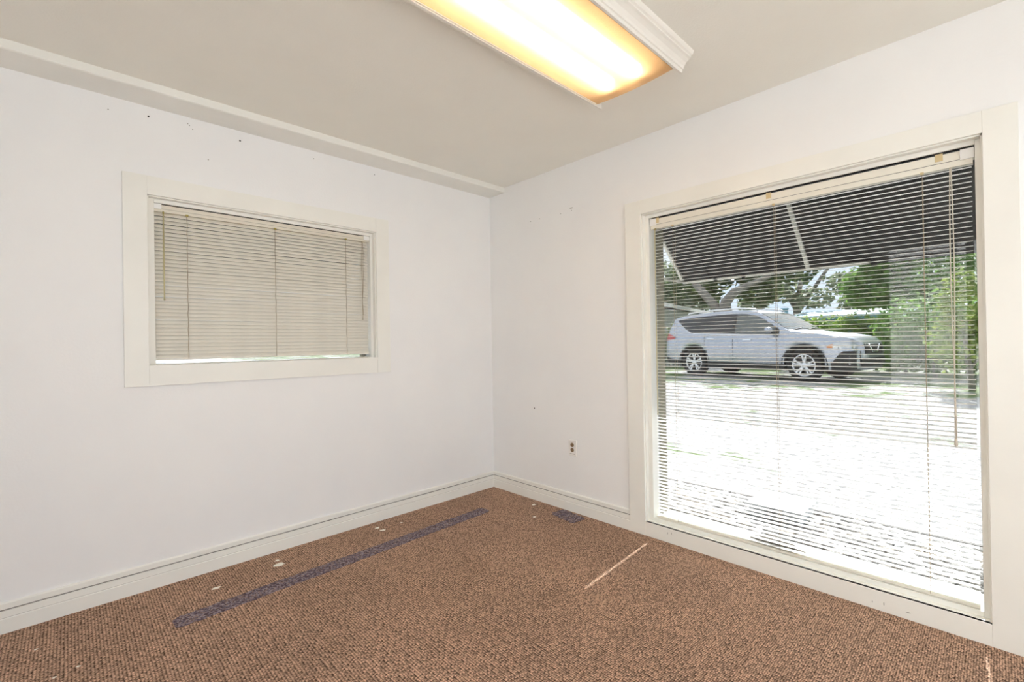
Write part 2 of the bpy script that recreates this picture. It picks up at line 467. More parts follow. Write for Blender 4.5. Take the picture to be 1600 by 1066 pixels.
def window(name, mp, ou0, ou1, ozt, ozb, iu0, iu1, izt, izb, label, to_floor, low=0.020):
    """o* outer casing, i* inner casing edge; u0 is the end at the smaller |image x|"""
    s = 1 if ou1 > ou0 else -1
    root = bpy.data.objects.new(name, None); C.objects.link(root)
    struct(root, label, 'window')
    t = -0.018
    zb = 0.0 if to_floor else ozb
    put('casing_board', G().box((ou0, t, zb), (iu0, 0.0, ozt), mp), 'trim', root, bevel=0.0015)
    put('casing_board', G().box((ou1, t, zb), (iu1, 0.0, ozt), mp), 'trim', root, bevel=0.0015)
    put('casing_board', G().box((iu0, t+0.001, izt), (iu1, 0.0, ozt), mp), 'trim', root, bevel=0.0015)
    put('casing_board', G().box((iu0, t+0.001, zb), (iu1, 0.0, izb), mp), 'trim', root, bevel=0.0015)
    e = 0.006*s
    # jambs
    put('jamb', G().box((iu0-e, -0.004, izb-0.03), (iu0+e, T, izt+0.006), mp), 'trim', root)
    put('jamb', G().box((iu1-e, -0.004, izb-0.03), (iu1+e, T, izt+0.006), mp), 'trim', root)
    put('jamb', G().box((iu0, -0.004, izt-0.006), (iu1, T, izt+0.006), mp), 'trim', root)
    put('window_sill', G().box((iu0, -0.016, izb-0.03), (iu1, T, izb), mp), 'trim', root)
    # stops
    st = 0.031*s
    put('stop', G().box((iu0+e, 0.028, izb), (iu0+st, 0.118, izt-0.006), mp), 'trim', root, bevel=0.002)
    put('stop', G().box((iu1-e, 0.028, izb), (iu1-st*0.72, 0.118, izt-0.006), mp), 'trim', root, bevel=0.002)
    put('stop', G().box((iu0+st, 0.028, izt-0.025), (iu1-st*0.72, 0.040, izt-0.006), mp), 'trim', root, bevel=0.002)
    put('stop', G().box((iu0+st, 0.028, izb), (iu1-st*0.72, 0.118, izb+low), mp), 'trim', root, bevel=0.002)
    # outdoor painted reveal
    k = 0.033*s
    g = G().box((iu0+e, 0.118, izb), (iu0+k, T+0.02, izt-0.006), mp)
    put('outer_frame', g, 'tan', root)
    put('outer_frame', G().box((iu1-e, 0.118, izb), (iu1-k*0.75, T+0.02, izt-0.006), mp), 'tan', root)
    put('outer_frame', G().box((iu0+st, 0.060, izt-0.026), (iu1-st*0.72, T+0.02, izt-0.006), mp), 'dark', root)  # black head piece paints the dark gap above the headrail
    put('outer_frame', G().box((iu0+k, 0.118, izb), (iu1-k*0.75, T+0.03, izb+low*0.9), mp), 'trim', root)
    put('pane', G().box((iu0+e*2, 0.100, izb+0.005), (iu1-e*2, 0.104, izt-0.026), mp), 'film_glass', root)
    return root

win1 = window('window_1', mapB, -1.308, -2.980, 2.047, 0.0, -1.416, -2.886, 1.963, 0.0855, 'large picture window with ivory casing looking onto a gravel drive', True)
win2 = window('window_2', mapA, -2.359, -0.946, 2.049, 1.003, -2.264, -1.040, 1.956, 1.106, 'small window with ivory casing behind closed beige blind', False, 0.004)

# glazed door behind the camera
dr = bpy.data.objects.new('door_1', None); C.objects.link(dr)
struct(dr, 'wide white framed glass door behind the camera', 'door')
xm = X0-0.09
put('frame', G().box((xm-0.04, DY0, 0), (xm+0.04, DY0-0.05, DZ1)).box((xm-0.04, DY1, 0), (xm+0.04, DY1+0.05, DZ1)).box((xm-0.04, DY0-0.05, DZ1-0.05), (xm+0.04, DY1+0.05, DZ1)).box((xm-0.04, DY0-0.05, 0), (xm+0.04, DY1+0.05, 0.04)), 'trim', dr)
put('mullion', G().box((xm-0.03, -2.70, 0.04), (xm+0.03, -2.76, DZ1-0.05)), 'trim', dr)
put('pane', G().box((xm-0.003, DY0-0.05, 0.04), (xm+0.003, -2.70, DZ1-0.05)), 'glass', dr)
put('pane', G().box((xm-0.003, -2.76, 0.04), (xm+0.003, DY1+0.05, DZ1-0.05)), 'glass', dr)

w3 = bpy.data.objects.new('window_3', None); C.objects.link(w3)  # added out of view to bring daylight into the room
struct(w3, 'row of three wide clear windows in the side wall', 'window')
ym = Y0-0.09
for k in range(4):
    xx = SX0 + (SX1-SX0)*k/3
    put('mullion', G().box((max(SX0, xx-0.03), ym-0.03, SZ0+0.04), (min(SX1, xx+0.03), ym+0.03, SZ1-0.04)), 'trim', w3)
put('frame', G().box((SX0, ym-0.03, SZ0), (SX1, ym+0.03, SZ0+0.04)), 'trim', w3)
put('frame', G().box((SX0, ym-0.03, SZ1-0.04), (SX1, ym+0.03, SZ1)), 'trim', w3)
for k in range(3):
    xa_, xb_ = SX0+(SX1-SX0)*k/3+0.03, SX0+(SX1-SX0)*(k+1)/3-0.03
    put('pane', G().box((xa_, ym-0.003, SZ0+0.04), (xb_, ym+0.003, SZ1-0.04)), 'glass', w3)

# ------------------------------------------------------------------ blinds
def slat_mesh(name, mp0, half_len, mat, width=0.0255, crown=0.0013):
    """slat centred on origin, along u; w depth"""
    n = 6
    pr = []
    for i in range(n+1):
        a = -1 + 2*i/n
        pr.append((a*width/2, crown*(1-a*a)))
    top = pr; bot = [(w, z-0.0006) for w, z in reversed(pr)]
    g = G().extrude(top+bot, lambda a, b: mp0(-half_len, a, b), lambda a, b: mp0(half_len, a, b))
    me = bpy.data.meshes.new(name)
    me.from_pydata(g.v, [], g.f)
    bm = bmesh.new(); bm.from_mesh(me); bmesh.ops.recalc_face_normals(bm, faces=bm.faces); bm.to_mesh(me); bm.free()
    me.materials.append(MT[mat])
    me.update()
    return me

def blind(name, label, mp, u0, u1, w, zh0, zh1, zbot, nsl, tilt, mat, ladders, twist, wand_u, wand_z, cord_u, cord_z, close):
    uc, hl = (u0+u1)/2, abs(u1-u0)/2
    s = 1 if u1 > u0 else -1
    base = mp(uc, w, zbot)
    root = thing(name, label, 'blind', base)
    L = lambda u, ww, z: tuple(Vector(mp(u, ww, z)) - Vector(base))
    bx = lambda a, b: G().box(a, b, L)
    hr = put('headrail', bx((u0, w-0.016, zh0), (u1, w+0.016, zh1)), 'headrail_beige' if close else 'headrail', root, bevel=0.001)
    # valance bead
    put('valance_bead', bx((u0, w-0.0175, zh0+0.4*(zh1-zh0)), (u1, w-0.016, zh0+0.43*(zh1-zh0))), 'groove', hr)
    for uu, d in ((u0, 1), (u1, -1)):
        put('mounting_bracket', bx((uu-0.004*s*d, w-0.021, zh0+0.35*(zh1-zh0)), (uu+0.036*s*d, w+0.018, zh1+0.003)), 'white_plastic', root, bevel=0.001)
    zt = zh0 - 0.010
    pitch = (zt - (zbot+0.020))/(nsl-1)
    sm = slat_mesh('slat', lambda u, a, b: tuple(Vector(mp(u, a, b)) - Vector(mp(0, 0, 0))), hl-(0.004 if close else 0.0100), mat)
    axis = Vector(mp(1, 0, 0)) - Vector(mp(0, 0, 0))
    out = Vector(mp(0, 1, 0)) - Vector(mp(0, 0, 0))
    for i in range(nsl):
        o = bpy.data.objects.new('slat', sm); C.objects.link(o); o.parent = root
        z = zt - pitch*i
        o.location = L(uc + (0.0 if close else 0.0055)*s + random.uniform(-0.0012, 0.0012), w + random.uniform(-0.0006, 0.0006), z + random.uniform(-0.0006, 0.0006))
        a = tilt + random.uniform(-0.7, 0.7)*(0.45 if close else 1)
        # positive tilt raises the outdoor edge
        q = Matrix.Rotation(math.radians(a)*(1 if axis.cross(out).z > 0 else -1), 4, axis)
        yw = Matrix.Rotation(math.radians(random.uniform(-0.05, 0.05)), 4, out)
        o.rotation_euler = (yw @ q).to_euler()
    put('bottom_rail', bx((u0+0.004*s, w-0.012, zbot), (u1-0.004*s, w+0.012, zbot+0.011)), 'headrail' if not close else mat, root, bevel=0.002)
    for lu in ladders:
        for ww in (-0.0135, 0.0135):
            pts = []
            for k in range(30):
                f = k/29
                wob = 0.0012*math.sin(k*1.9+lu*7) if twist else 0
                pts.append(L(lu + wob, w+ww, zh0 + (zbot+0.006-zh0)*f))
            put('ladder_cord', G().tube(pts, 0.0009 if not close else 0.0013, 5), 'cord', root, smooth=True)
        put('cord_clip', bx((lu-0.006, w-0.0185, zh0-0.006), (lu+0.006, w-0.014, zh0+0.004)), 'brass' if close else 'tape', root)
    # tilt wand with hook
    ho = put('wand_hook', G().tube([L(wand_u, w-0.017, zh0+0.002), L(wand_u, w-0.022, zh0-0.006), L(wand_u, w-0.022, zh0-0.016)], [0.003, 0.0045, 0.002], 8), 'brass', root, smooth=True)
    put('tilt_wand', G().tube([L(wand_u, w-0.023, zh0-0.012), L(wand_u, w-0.025, wand_z+0.012), L(wand_u, w-0.025, wand_z+0.004), L(wand_u, w-0.025, wand_z)], [0.0032, 0.0032, 0.0042, 0.003], 8), 'wand', root, smooth=True)
    # lift cords
    for d in (-0.005, 0.006):
        pts = [L(cord_u+d*(0.3+0.7*math.sin(k/9*3.0)), w-0.020-0.004*math.sin(k), zh0 + (cord_z-zh0)*k/14) for k in range(15)]
        put('lift_cord', G().tube(pts, 0.0020 if not close else 0.0014, 6), 'cord_pale' if not close else 'cord', root, smooth=True)
    pz = cord_z
    put('cord_tassel', G().lathe([(0.002, 0.02), (0.005, 0.012), (0.006, -0.012), (0.002, -0.016)], 10, lambda x, y, h: L(cord_u+x, w-0.022+y, pz+h)), 'cord_pale', root, smooth=True)
    return root

b1 = blind('venetian_blind', 'open ivory mini blind hanging over the large picture window', mapB, -1.457, -2.858, 0.052, 1.868, 1.927, 0.1075, 89, 4.3, 'blind',
           [-1.598, -2.141, -2.707], False, -1.487, 0.737, -2.794, 0.757, False)
b2 = blind('venetian_blind', 'closed beige mini blind covering the small window', mapA, -2.238, -1.068, 0.052, 1.890, 1.926, 1.129, 38, 54.5, 'blind_beige',
           [-2.093, -1.660, -1.228], True, -2.195, 1.435, -1.117, 1.373, True)
for uu in (-1.50, -2.12, -2.76):
    put('tape_piece', G().box((0.0345, uu-0.012, 1.902), (0.0352, uu+0.012, 1.932)), 'tape', None).parent = b1
    o = bpy.data.objects[-1] if False else None
for o in [x for x in C.objects if x.name.startswith('tape_piece')]:
    o.location = -Vector(b1.location)

# ------------------------------------------------------------------ ceiling light
LX0, LX1 = -1.86, -0.63
LY0, LY1 = -1.955, -1.552
lamp = thing('ceiling_light', 'long fluorescent ceiling light with glowing warm diffuser and white crown moulding sides', 'ceiling light', ((LX0+LX1)/2, (LY0+LY1)/2, H))
lb = Vector(lamp.location)
LL = lambda x, y, z: tuple(Vector((x, y, z)) - lb)
g = G()
g.box((LX0, LY0, H-0.012), (LX1, LY1, H-0.0005), LL)
g.box((LX0-0.004, LY0, 2.385), (LX0, LY1, H-0.0005), LL).box((LX1, LY0, 2.385), (LX1+0.004, LY1, H-0.0005), LL)
put('housing', g, 'reflector', lamp)
for yy in ((LY0*0.68+LY1*0.32), (LY0*0.32+LY1*0.68)):
    tb = put('tube', G().tube([LL(LX0+0.06, yy, 2.402), LL(LX1-0.075, yy, 2.402)], 0.019, 16), 'tube', lamp, smooth=True, auto=40)
    for xe in (LX0+0.045, LX1-0.074):
        put('tube_holder', G().box((xe, yy-0.014, 2.388), (xe+0.014, yy+0.014, H-0.013), LL), 'housing', tb)
def lens_z(f):   # sagging wrap lens, f 0..1 across
    return 2.374 - 0.010*math.sin(math.pi*f)
N = 14
pr = [(LY0+(LY1-LY0)*i/N, lens_z(i/N)) for i in range(N+1)]
g = G()
top = [(y, z+0.0025) for y, z in reversed(pr)]
g.extrude(pr+top, lambda a, b: LL(LX0, a, b), lambda a, b: LL(LX1, a, b))
lens = put('diffuser', g, 'diffuser', lamp, smooth=True, auto=30)
put('lens_rim', G().extrude(pr+[(y, z+0.010) for y, z in reversed(pr)], lambda a, b: LL(LX1, a, b), lambda a, b: LL(LX1+0.0045, a, b)), 'lens_rim', lens)
put('lens_rim', G().box((LX0, LY1, 2.370), (LX1, LY1+0.005, 2.384), LL), 'lens_rim', lens)
put('lens_rim', G().box((LX0, LY0-0.004, 2.372), (LX1, LY0, 2.386), LL), 'groove', lens)  # dark grey strip paints the shaded gap between lens and crown
# crown mouldings, outward profile (d out from lens, z)
CP = [(0.006, H-0.0005), (0.006, 2.366), (0.016, 2.366), (0.019, 2.372), (0.019, 2.378), (0.024, 2.380), (0.027, 2.390), (0.036, 2.402), (0.050, 2.411), (0.058, 2.414), (0.058, 2.420), (0.066, 2.424), (0.070, 2.432), (0.073, H-0.0005)]
for sgn, yb in ((-1, LY0), (1, LY1)):
    put('crown_moulding', G().extrude(CP, lambda a, b: LL(LX0-0.045, yb+sgn*a, b), lambda a, b: LL(LX1+0.045, yb+sgn*a, b)), 'crown', lamp)

# ------------------------------------------------------------------ outlet
oc = Vector((-0.0, -0.848, 0.441))
ot = thing('wall_outlet', 'white duplex power outlet with brown sockets beside the large window', 'outlet', (0, -0.848, 0.388))
OL = lambda x, y, z: (x, y, z-0.388)
put('plate', G().box((-0.006, -0.035, 0.388), (-0.0003, 0.035, 0.500), OL), 'outlet', ot, bevel=0.002)
for zz in (0.466, 0.431):
    so = put('socket', G().lathe([(0.0145, -0.0005), (0.0145, 0.003), (0.012, 0.0042)], 20, lambda x, y, h: OL(-0.006-h, y+0.002, zz+x*1.0)), 'socket', ot, smooth=True, auto=30)
    put('slot', G().box((-0.0108, -0.004, zz+0.002), (-0.0100, -0.0028, zz+0.010), OL).box((-0.0108, 0.0068, zz+0.002), (-0.0100, 0.008, zz+0.010), OL), 'hole', so)
put('label_strip', G().box((-0.0068, -0.022, 0.402), (-0.0058, 0.024, 0.4055), OL), 'scuff', ot)

# ------------------------------------------------------------------ holes and scuffs in the walls
def hole(parent, p, n, r, mat='hole', sx=1.0, sz=1.0):
    axis = Vector(n)
    a = Vector((0, 0, 1)); b = axis.cross(a)
    q = Vector(p)
    g = G().lathe([(r, 0.0002), (r*0.8, 0.0007)], 8, lambda x, y, h: tuple(q + a*x*sz + b*y*sx + axis*h))
    put('nail_hole' if mat == 'hole' else 'scuff_mark', g, mat, parent)
for (x, z, r) in ((-2.253, 2.3507, 0.0045), (-1.8474, 2.3464, 0.0048), (-1.442, 2.352, 0.0028), (-1.0357, 2.350, 0.003)):
    hole(wall_left, (x, 0, z), (0, -1, 0), r)
for (x, z) in ((-2.4055, 2.3347), (-2.083, 2.359), (-2.069, 2.343), (-2.09, 2.366), (-2.0, 2.2)):
    hole(wall_left, (x, 0, z), (0, -1, 0), 0.003, 'scuff')
for (y, z, r) in ((-0.4718, 2.1118, 0.0036), (-0.5649, 2.1122, 0.003), (-0.7707, 2.1066, 0.003), (-0.8701, 2.1078, 0.003), (-0.4794, 0.6899, 0.006)):
    hole(wall_right, (0, y, z), (-1, 0, 0), r)
hole(wall_right, (0, -0.868, 2.1256), (-1, 0, 0), 0.004, 'scuff', 4.0, 0.8)
# chips on the apron board
for (y, z, sx, sz) in ((-1.56, 0.055, .5, 2), (-1.585, 0.06, .4, 2), (-2.56, 0.035, .5, 2.2), (-2.64, 0.030, 2.5, .6), (-2.52, 0.03, .4, 1.4)):
    a = Vector((-0.0172, y, z))
    gq = G().lathe([(0.0035, 0.0001), (0.003, 0.0006)], 8, lambda x, yy, h: (a.x-h, a.y+yy*sx, a.z+x*sz))
    put('chip', gq, 'scuff', win1)

# ------------------------------------------------------------------ marks on the carpet
def ragged_strip(p0, p1, width, n, jit, h=0.003, endjit=0.01):
    p0, p1 = Vector(p0), Vector(p1)
    d = (p1-p0); nrm = Vector((-d.y, d.x, 0)).normalized()
    top = []
    L_, R_ = [], []
    for i in range(n+1):
        c = p0 + d*(i/n)
        k = 1.0
        if i in (0, n): k = 0.72
        L_.append(c + nrm*(width/2*k + random.uniform(-jit, jit)))
        R_.append(c - nrm*(width/2*k + random.uniform(-jit, jit)))
    g = G()
    vs_ = [(q.x, q.y, z) for z in (0.0004, h) for q in L_+R_]
    m = n+1
    fs = []
    for i in range(n):
        fs.append((2*m+i, 2*m+i+1, 3*m+i+1, 3*m+i))
        fs.append((i, i+1, 2*m+i+1, 2*m+i)); fs.append((m+i+1, m+i, 3*m+i, 3*m+i+1))
    fs += [(0, 2*m, 3*m, m), (n, m+n, 3*m+n, 2*m+n)]
    return g.add(vs_, fs)
tag(put('carpet_strip', ragged_strip((-2.235, -0.452, 0), (-0.405, -0.372, 0), 0.098, 60, 0.004), 'patch'), 'long purplish worn strip on the carpet parallel to the left wall', 'carpet strip')
tag(put('carpet_patch', ragged_strip((-0.085, -0.765, 0), (-0.12, -0.985, 0), 0.125, 14, 0.006), 'patch'), 'small purplish patch on the carpet below the power outlet', 'carpet patch')
crumbs = [((-1.7318, -0.1996), 0.022, 'white plaster crumb, biggest one, by the left baseboard'), ((-1.725, -0.135), 0.011, 'small plaster crumb touching the biggest crumb toward the baseboard'),
          ((-1.105, -0.1765), 0.017, 'white plaster crumb midway along the left baseboard'), ((-1.112, -0.116), 0.012, 'faint plaster crumb nearest the left baseboard, midway along'),
          ((-0.957, -0.149), 0.008, 'tiny plaster crumb between the worn strip and the corner'), ((-2.035, -0.235), 0.014, 'dull plaster smear near the start of the worn strip'),
          ((-2.5365, -0.5172), 0.006, 'white speck on carpet at the lower left'), ((-2.60, -0.535), 0.006, 'white speck on carpet at the bottom left edge'),
          ((-2.655, -0.26), 0.005, 'pale speck on carpet close to the left baseboard'), ((-0.10, -0.552), 0.013, 'pale crumb on the carpet by the room corner'),
          ((-0.105, -0.771), 0.009, 'pale crumb at the edge of the small purple patch'), ((-0.27, -0.72), 0.010, 'dull pale crumb out from the small purple patch')]
for (x, y), r, lab in crumbs:
    bm = bmesh.new(); bmesh.ops.create_icosphere(bm, subdivisions=2, radius=1)
    for v in bm.verts:
        k = 1 + random.uniform(-0.45, 0.35)
        v.co = Vector((v.co.x*r*1.2*k, v.co.y*r*0.9*k, max(v.co.z, -0.2)*r*0.18*k + r*0.036))
    me = bpy.data.meshes.new('plaster_crumb'); bm.to_mesh(me); bm.free(); me.materials.append(MT['crumb'])
    o = bpy.data.objects.new('plaster_crumb', me); C.objects.link(o); o.location = (x, y, 0.0005)
    tag(o, lab, 'crumb', 'plaster crumbs on the carpet')

# ================================================================== OUTDOORS
def gz(x):
    return 0.08 + 0.17*min(max((x-T)/8.0, 0), 1)
g = G()
xs = [T+0.02, 0.6, 1.2, 2, 3, 4, 5, 6.2, 8.18, 9, 14, 22, 40, 90]
ys = [-70, -30, -12, -6, -3, -1, 1, 4, 8, 14, 30, 70]
vs_ = [(x, y, gz(x)) for x in xs for y in ys]
ny = len(ys)
g.add(vs_, [(i*ny+j, (i+1)*ny+j, (i+1)*ny+j+1, i*ny+j+1) for i in range(len(xs)-1) for j in range(ny-1)])
g.add([(-60, T+0.02, -0.05), (T+0.02, T+0.02, -0.05), (T+0.02, 70, -0.05), (-60, 70, -0.05)], [(0, 1, 2, 3)])
g.add([(-60, -70, -0.05), (X0-T-0.02, -70, -0.05), (X0-T-0.02, T+0.02, -0.05), (-60, T+0.02, -0.05)], [(0, 1, 2, 3)])
struct(put('ground', g, 'gravel'), 'sunlit pale gravel drive outside the window', 'ground')

# pebble bed under the window with its edging
bed = tag(put('planting_bed', G().add([(T+0.02, -4.6, 0.086), (0.80, -4.6, gz(0.80)+0.004), (0.80, 0.4, gz(0.80)+0.004), (T+0.02, 0.4, 0.086)], [(0, 1, 2, 3)]), 'soil'), 'narrow soil bed under the pebbles outside the window', 'bed', kind='structure')
ico = []
bm = bmesh.new(); bmesh.ops.create_icosphere(bm, subdivisions=1, radius=1)
iv = np.array([v.co[:] for v in bm.verts]); ifc = np.array([[v.index for v in f.verts] for f in bm.faces]); bm.free()
NP = 5200
pv, pf = [], []
px = rng.uniform(T+0.04, 0.755, NP); py = rng.uniform(-3.5, -0.6, NP); ps = rng.uniform(0.011, 0.026, NP)
for i in range(NP):
    if abs(px[i]-0.60) < 0.18 and abs(py[i]+1.985) < 0.17: continue
    sc = ps[i]*np.array([rng.uniform(.8, 1.4), rng.uniform(.8, 1.4), rng.uniform(.5, .85)])
    a = rng.uniform(0, 6.28); ca, sa = math.cos(a), math.sin(a)
    q = iv*sc*(1+rng.uniform(-.12, .12, (len(iv), 1)))
    q = np.stack([q[:, 0]*ca-q[:, 1]*sa, q[:, 0]*sa+q[:, 1]*ca, q[:, 2]], 1) + [px[i], py[i], gz(px[i])+0.006+ps[i]*rng.uniform(.1, .9)]
    pv.append(q); pf.append(ifc + len(pf)*len(iv))
me = bpy.data.meshes.new('pebbles'); me.from_pydata(np.concatenate(pv).tolist(), [], np.concatenate(pf).tolist())
me.materials.append(MT['pebble']); me.polygons.foreach_set('use_smooth', [True]*len(me.polygons))
po = bpy.data.objects.new('pebbles', me); C.objects.link(po)
tag(po, 'white pebbles spread in the bed right outside the window', 'pebbles', kind='stuff')
ed = thing('garden_edging', 'low grey edging strip between pebbles and gravel drive', 'edging', (0.81, -2.0, gz(0.81)))
for k in range(5):
    y0 = -4.6 + k
    put('edging_board', G().box((-0.015, y0+2.0, -0.03), (0.015, y0+2.99, 0.022)), 'edging', ed, bevel=0.003)

# pale box in the bed
bx_ = thing('utility_box', 'pale flat-lidded utility box standing in the pebble bed', 'box', (0.60, -1.985, gz(0.55)))
put('body', G().box((-0.15, -0.135, -0.01), (0.15, 0.135, 0.085)), 'bin', bx_, bevel=0.006)
put('lid', G().box((-0.165, -0.152, 0.085), (0.165, 0.152, 0.102)), 'bin', bx_, bevel=0.004)
put('latch', G().box((-0.172, -0.03, 0.066), (-0.15, 0.03, 0.094)), 'edging', bx_)
put('hinge', G().box((0.150, -0.150, 0.102), (0.163, 0.150, 0.112)), 'dark', bx_)  # thin dark strip along the back edge of the lid
# dry twig clump against the glass
g = G()
for k in range(130):
    y = random.gauss(0, 0.07); x = random.uniform(-0.010, 0.010)
    a = random.uniform(-1, 1); ln_ = random.uniform(0.03, 0.09)
    z0 = random.uniform(0.005, 0.05)*max(0.15, 1-(y/0.15)**2)
    p = Vector((x, y, z0)); d = Vector((random.uniform(-.08, .08), math.cos(a), abs(math.sin(a))*0.35)).normalized()
    g.tube([p-d*ln_/2, p+Vector((0, 0, 0.005)), p+d*ln_/2], [0.0012, 0.002, 0.0008], 4)
for k in range(60):
    y = random.gauss(0, 0.075); x = random.uniform(-0.006, 0.006); z0 = random.uniform(0.005, 0.045)*max(0.15, 1-(y/0.15)**2)
    s = random.uniform(0.010, 0.022); n_ = Vector((1, random.gauss(0, .3), random.gauss(0, .3))).normalized(); a_ = n_.orthogonal().normalized(); b_ = n_.cross(a_)
    p = Vector((x, y, z0))
    g.add([p+a_*s, p+b_*s*.5, p-a_*s, p-b_*s*.5, p+n_*0.002], [(0, 1, 4), (1, 2, 4), (2, 3, 4), (3, 0, 4)])
cl = tag(put('dry_debris', g, 'dry', fix=False), 'clump of dry twigs and leaves between the blind and the glass', 'debris', kind='stuff')
cl.location = (0.084, -2.10, 0.1065)

# ------------------------------------------------------------------ awnings
AX0, AZ_0, AX1, AZ_1 = T, 2.42, 1.05, 1.655
def asl(f, off=0.0):
    nx, nz_ = (AZ_0-AZ_1), (AX1-AX0); ll = math.hypot(nx, nz_)
    return (AX0+(AX1-AX0)*f + nx/ll*off, AZ_0+(AZ_1-AZ_0)*f + nz_/ll*off)
def awning(label, mp, us, ue, ribs, npan, ujoint):
    """w is the distance out from the wall, u runs along it from us to ue"""
    um = (us+ue)/2
    base = Vector(mp(um, T, 2.42))
    aw = thing('window_awning', label, 'awning', base, 0, 'window awnings')
    AL = lambda w, u, z: tuple(Vector(mp(u, w, z)) - base)
    sg = 1 if ue > us else -1
    for k in range(npan):
        ya = us + (ue-us)*k/npan; yb = us + (ue-us)*(k+1)/npan
        off = 0.0 if k % 2 == 0 else 0.012
        prof = [asl(0, off), asl(1, off), asl(1, off+0.008), asl(0, off+0.008)]
        put('awning_panel', G().extrude(prof, lambda a, b: AL(a, ya-0.012*sg, b), lambda a, b: AL(a, yb+0.012*sg, b)), 'awning', aw)
    for yy in ribs:
        prof = [asl(0.02, -0.018), asl(0.99, -0.018), asl(0.99, -0.001), asl(0.02, -0.001)]
        put('awning_rib', G().extrude(prof, lambda a, b: AL(a, yy-0.011, b), lambda a, b: AL(a, yy+0.011, b)), 'awning_bar', aw)
    put('front_bar', G().tube([AL(1.05, us, 1.652), AL(1.05, ujoint, 1.652)], 0.011, 8), 'awning_bar', aw, smooth=True)
    put('front_valance', G().box((1.052, us, 1.640), (1.062, ue, 1.69), AL), 'awning', aw)
    put('bar_joint', G().box((1.03, ujoint, 1.632), (1.066, ujoint+0.03*sg, 1.72), AL), 'awning', aw)
    for f in (0.14, 0.25):
        yy = us+(ue-us)*f
        put('bar_clip', G().tube([AL(1.05, yy-0.012, 1.652), AL(1.05, yy+0.012, 1.652)], 0.014, 8), 'awning', aw)
    for yy in (us+0.015*sg, ue-0.04*sg):
        put('support_arm', G().tube([AL(1.04, yy, 1.652), AL(0.20, yy, 1.652)], 0.010, 8), 'awning_bar', aw, smooth=True)
    return aw
awning('dark sloping metal awning with pale ribs over the large window', mapB, -1.165, -3.02, (-1.172, -2.045, -2.93), 9, -2.38)
awning('dark sloping metal awning outside the small blind-covered window', mapA, -2.55, -0.80, (-2.54, -1.66, -0.82), 8, -0.82)
# ------------------------------------------------------------------ SUV
GZ = 0.25
heading = math.atan2(-2.69, -0.52)
car = thing('suv', 'silver SUV parked on the gravel beyond the window', 'car', (9.975, 1.133, GZ), heading)

def itp(x, pts):
    xs_ = [p[0] for p in pts]; return float(np.interp(x, xs_, [p[1] for p in pts]))
TOP = [(-2.39, .82), (-2.36, 1.02), (-2.28, 1.16), (-2.17, 1.40), (-2.10, 1.535), (-1.85, 1.60), (-1.5, 1.638), (-1.0, 1.662), (-.4, 1.672), (0, 1.652), (.25, 1.605), (.45, 1.505), (.92, 1.205), (1.05, 1.125), (1.3, 1.092), (1.7, 1.04), (2.0, .985), (2.16, .935), (2.25, .87), (2.30, .78)]
WID = [(-2.39, .66), (-2.33, .76), (-2.2, .845), (-1.9, .895), (-1.2, .92), (0, .92), (1.2, .92), (1.7, .895), (2.0, .84), (2.16, .74), (2.25, .63), (2.30, .52)]
BELT = [(-2.39, .80), (-2.3, 1.05), (-1.9, 1.13), (-1.2, 1.095), (0, 1.05), (1.0, 1.02), (1.3, 1.0), (2.0, .90), (2.3, .70)]
BOT = [(-2.39, .46), (-2.3, .32), (-2.1, .27), (-1.5, .23), (1.5, .22), (2.1, .24), (2.25, .28), (2.30, .40)]
AXR, AXF, RA, WC = -1.353, 1.353, 0.405, 0.355
def sect(x):
    W = itp(x, WID); zt = itp(x, TOP); zb = itp(x, BOT)
    for xa in (AXR, AXF):
        if abs(x-xa) < RA: zb = max(zb, WC + math.sqrt(RA*RA-(x-xa)**2))
    be = min(itp(x, BELT), zt-0.05)
    be = max(be, zb+0.06)
    zt = max(zt, be+0.05)
    h = be-zb
    p = [(0, zb), (.80*W, zb), (.945*W, zb+.02*min(1, h/.3)), (.985*W, zb+.28*h), (1.0*W, zb+.55*h), (.992*W, zb+.80*h), (.975*W, zb+.93*h), (.95*W, be)]
    gh = zt-be
    cz = zt - min(.085, gh*.45)
    yu = .95*W - .33*(cz-be)
    p += [(.95*W-.33*(cz-be)*.5, be+(cz-be)*.5), (yu, cz), (yu-.035, cz+(zt-cz)*.55), (yu-.10, cz+(zt-cz)*.82), (yu*.5, zt-.006), (0, zt)]
    return p
st = sorted(set([round(x, 4) for x in list(np.linspace(-2.39, 2.30, 96)) + [AXR-RA, AXR+RA, AXF-RA, AXF+RA, AXR-RA-.001, AXR+RA+.001, AXF-RA-.001, AXF+RA+.001, 2.27, 2.28, -2.37, -2.35]]))
secs = [sect(x) for x in st]
K = len(secs[0])
g = G()
vv = []
for x, s_ in zip(st, secs):
    ring = [(x, y, z) for y, z in s_] + [(x, -y, z) for y, z in reversed(s_[1:-1])]
    vv += ring
RN = 2*K-2
ff = [(i*RN+k, i*RN+(k+1) % RN, (i+1)*RN+(k+1) % RN, (i+1)*RN+k) for i in range(len(st)-1) for k in range(RN)]
ff += [tuple(range(RN)), tuple(range((len(st)-1)*RN, len(st)*RN))]
g.add(vv, ff)
put('body', g, 'silver', car, smooth=True, auto=38)

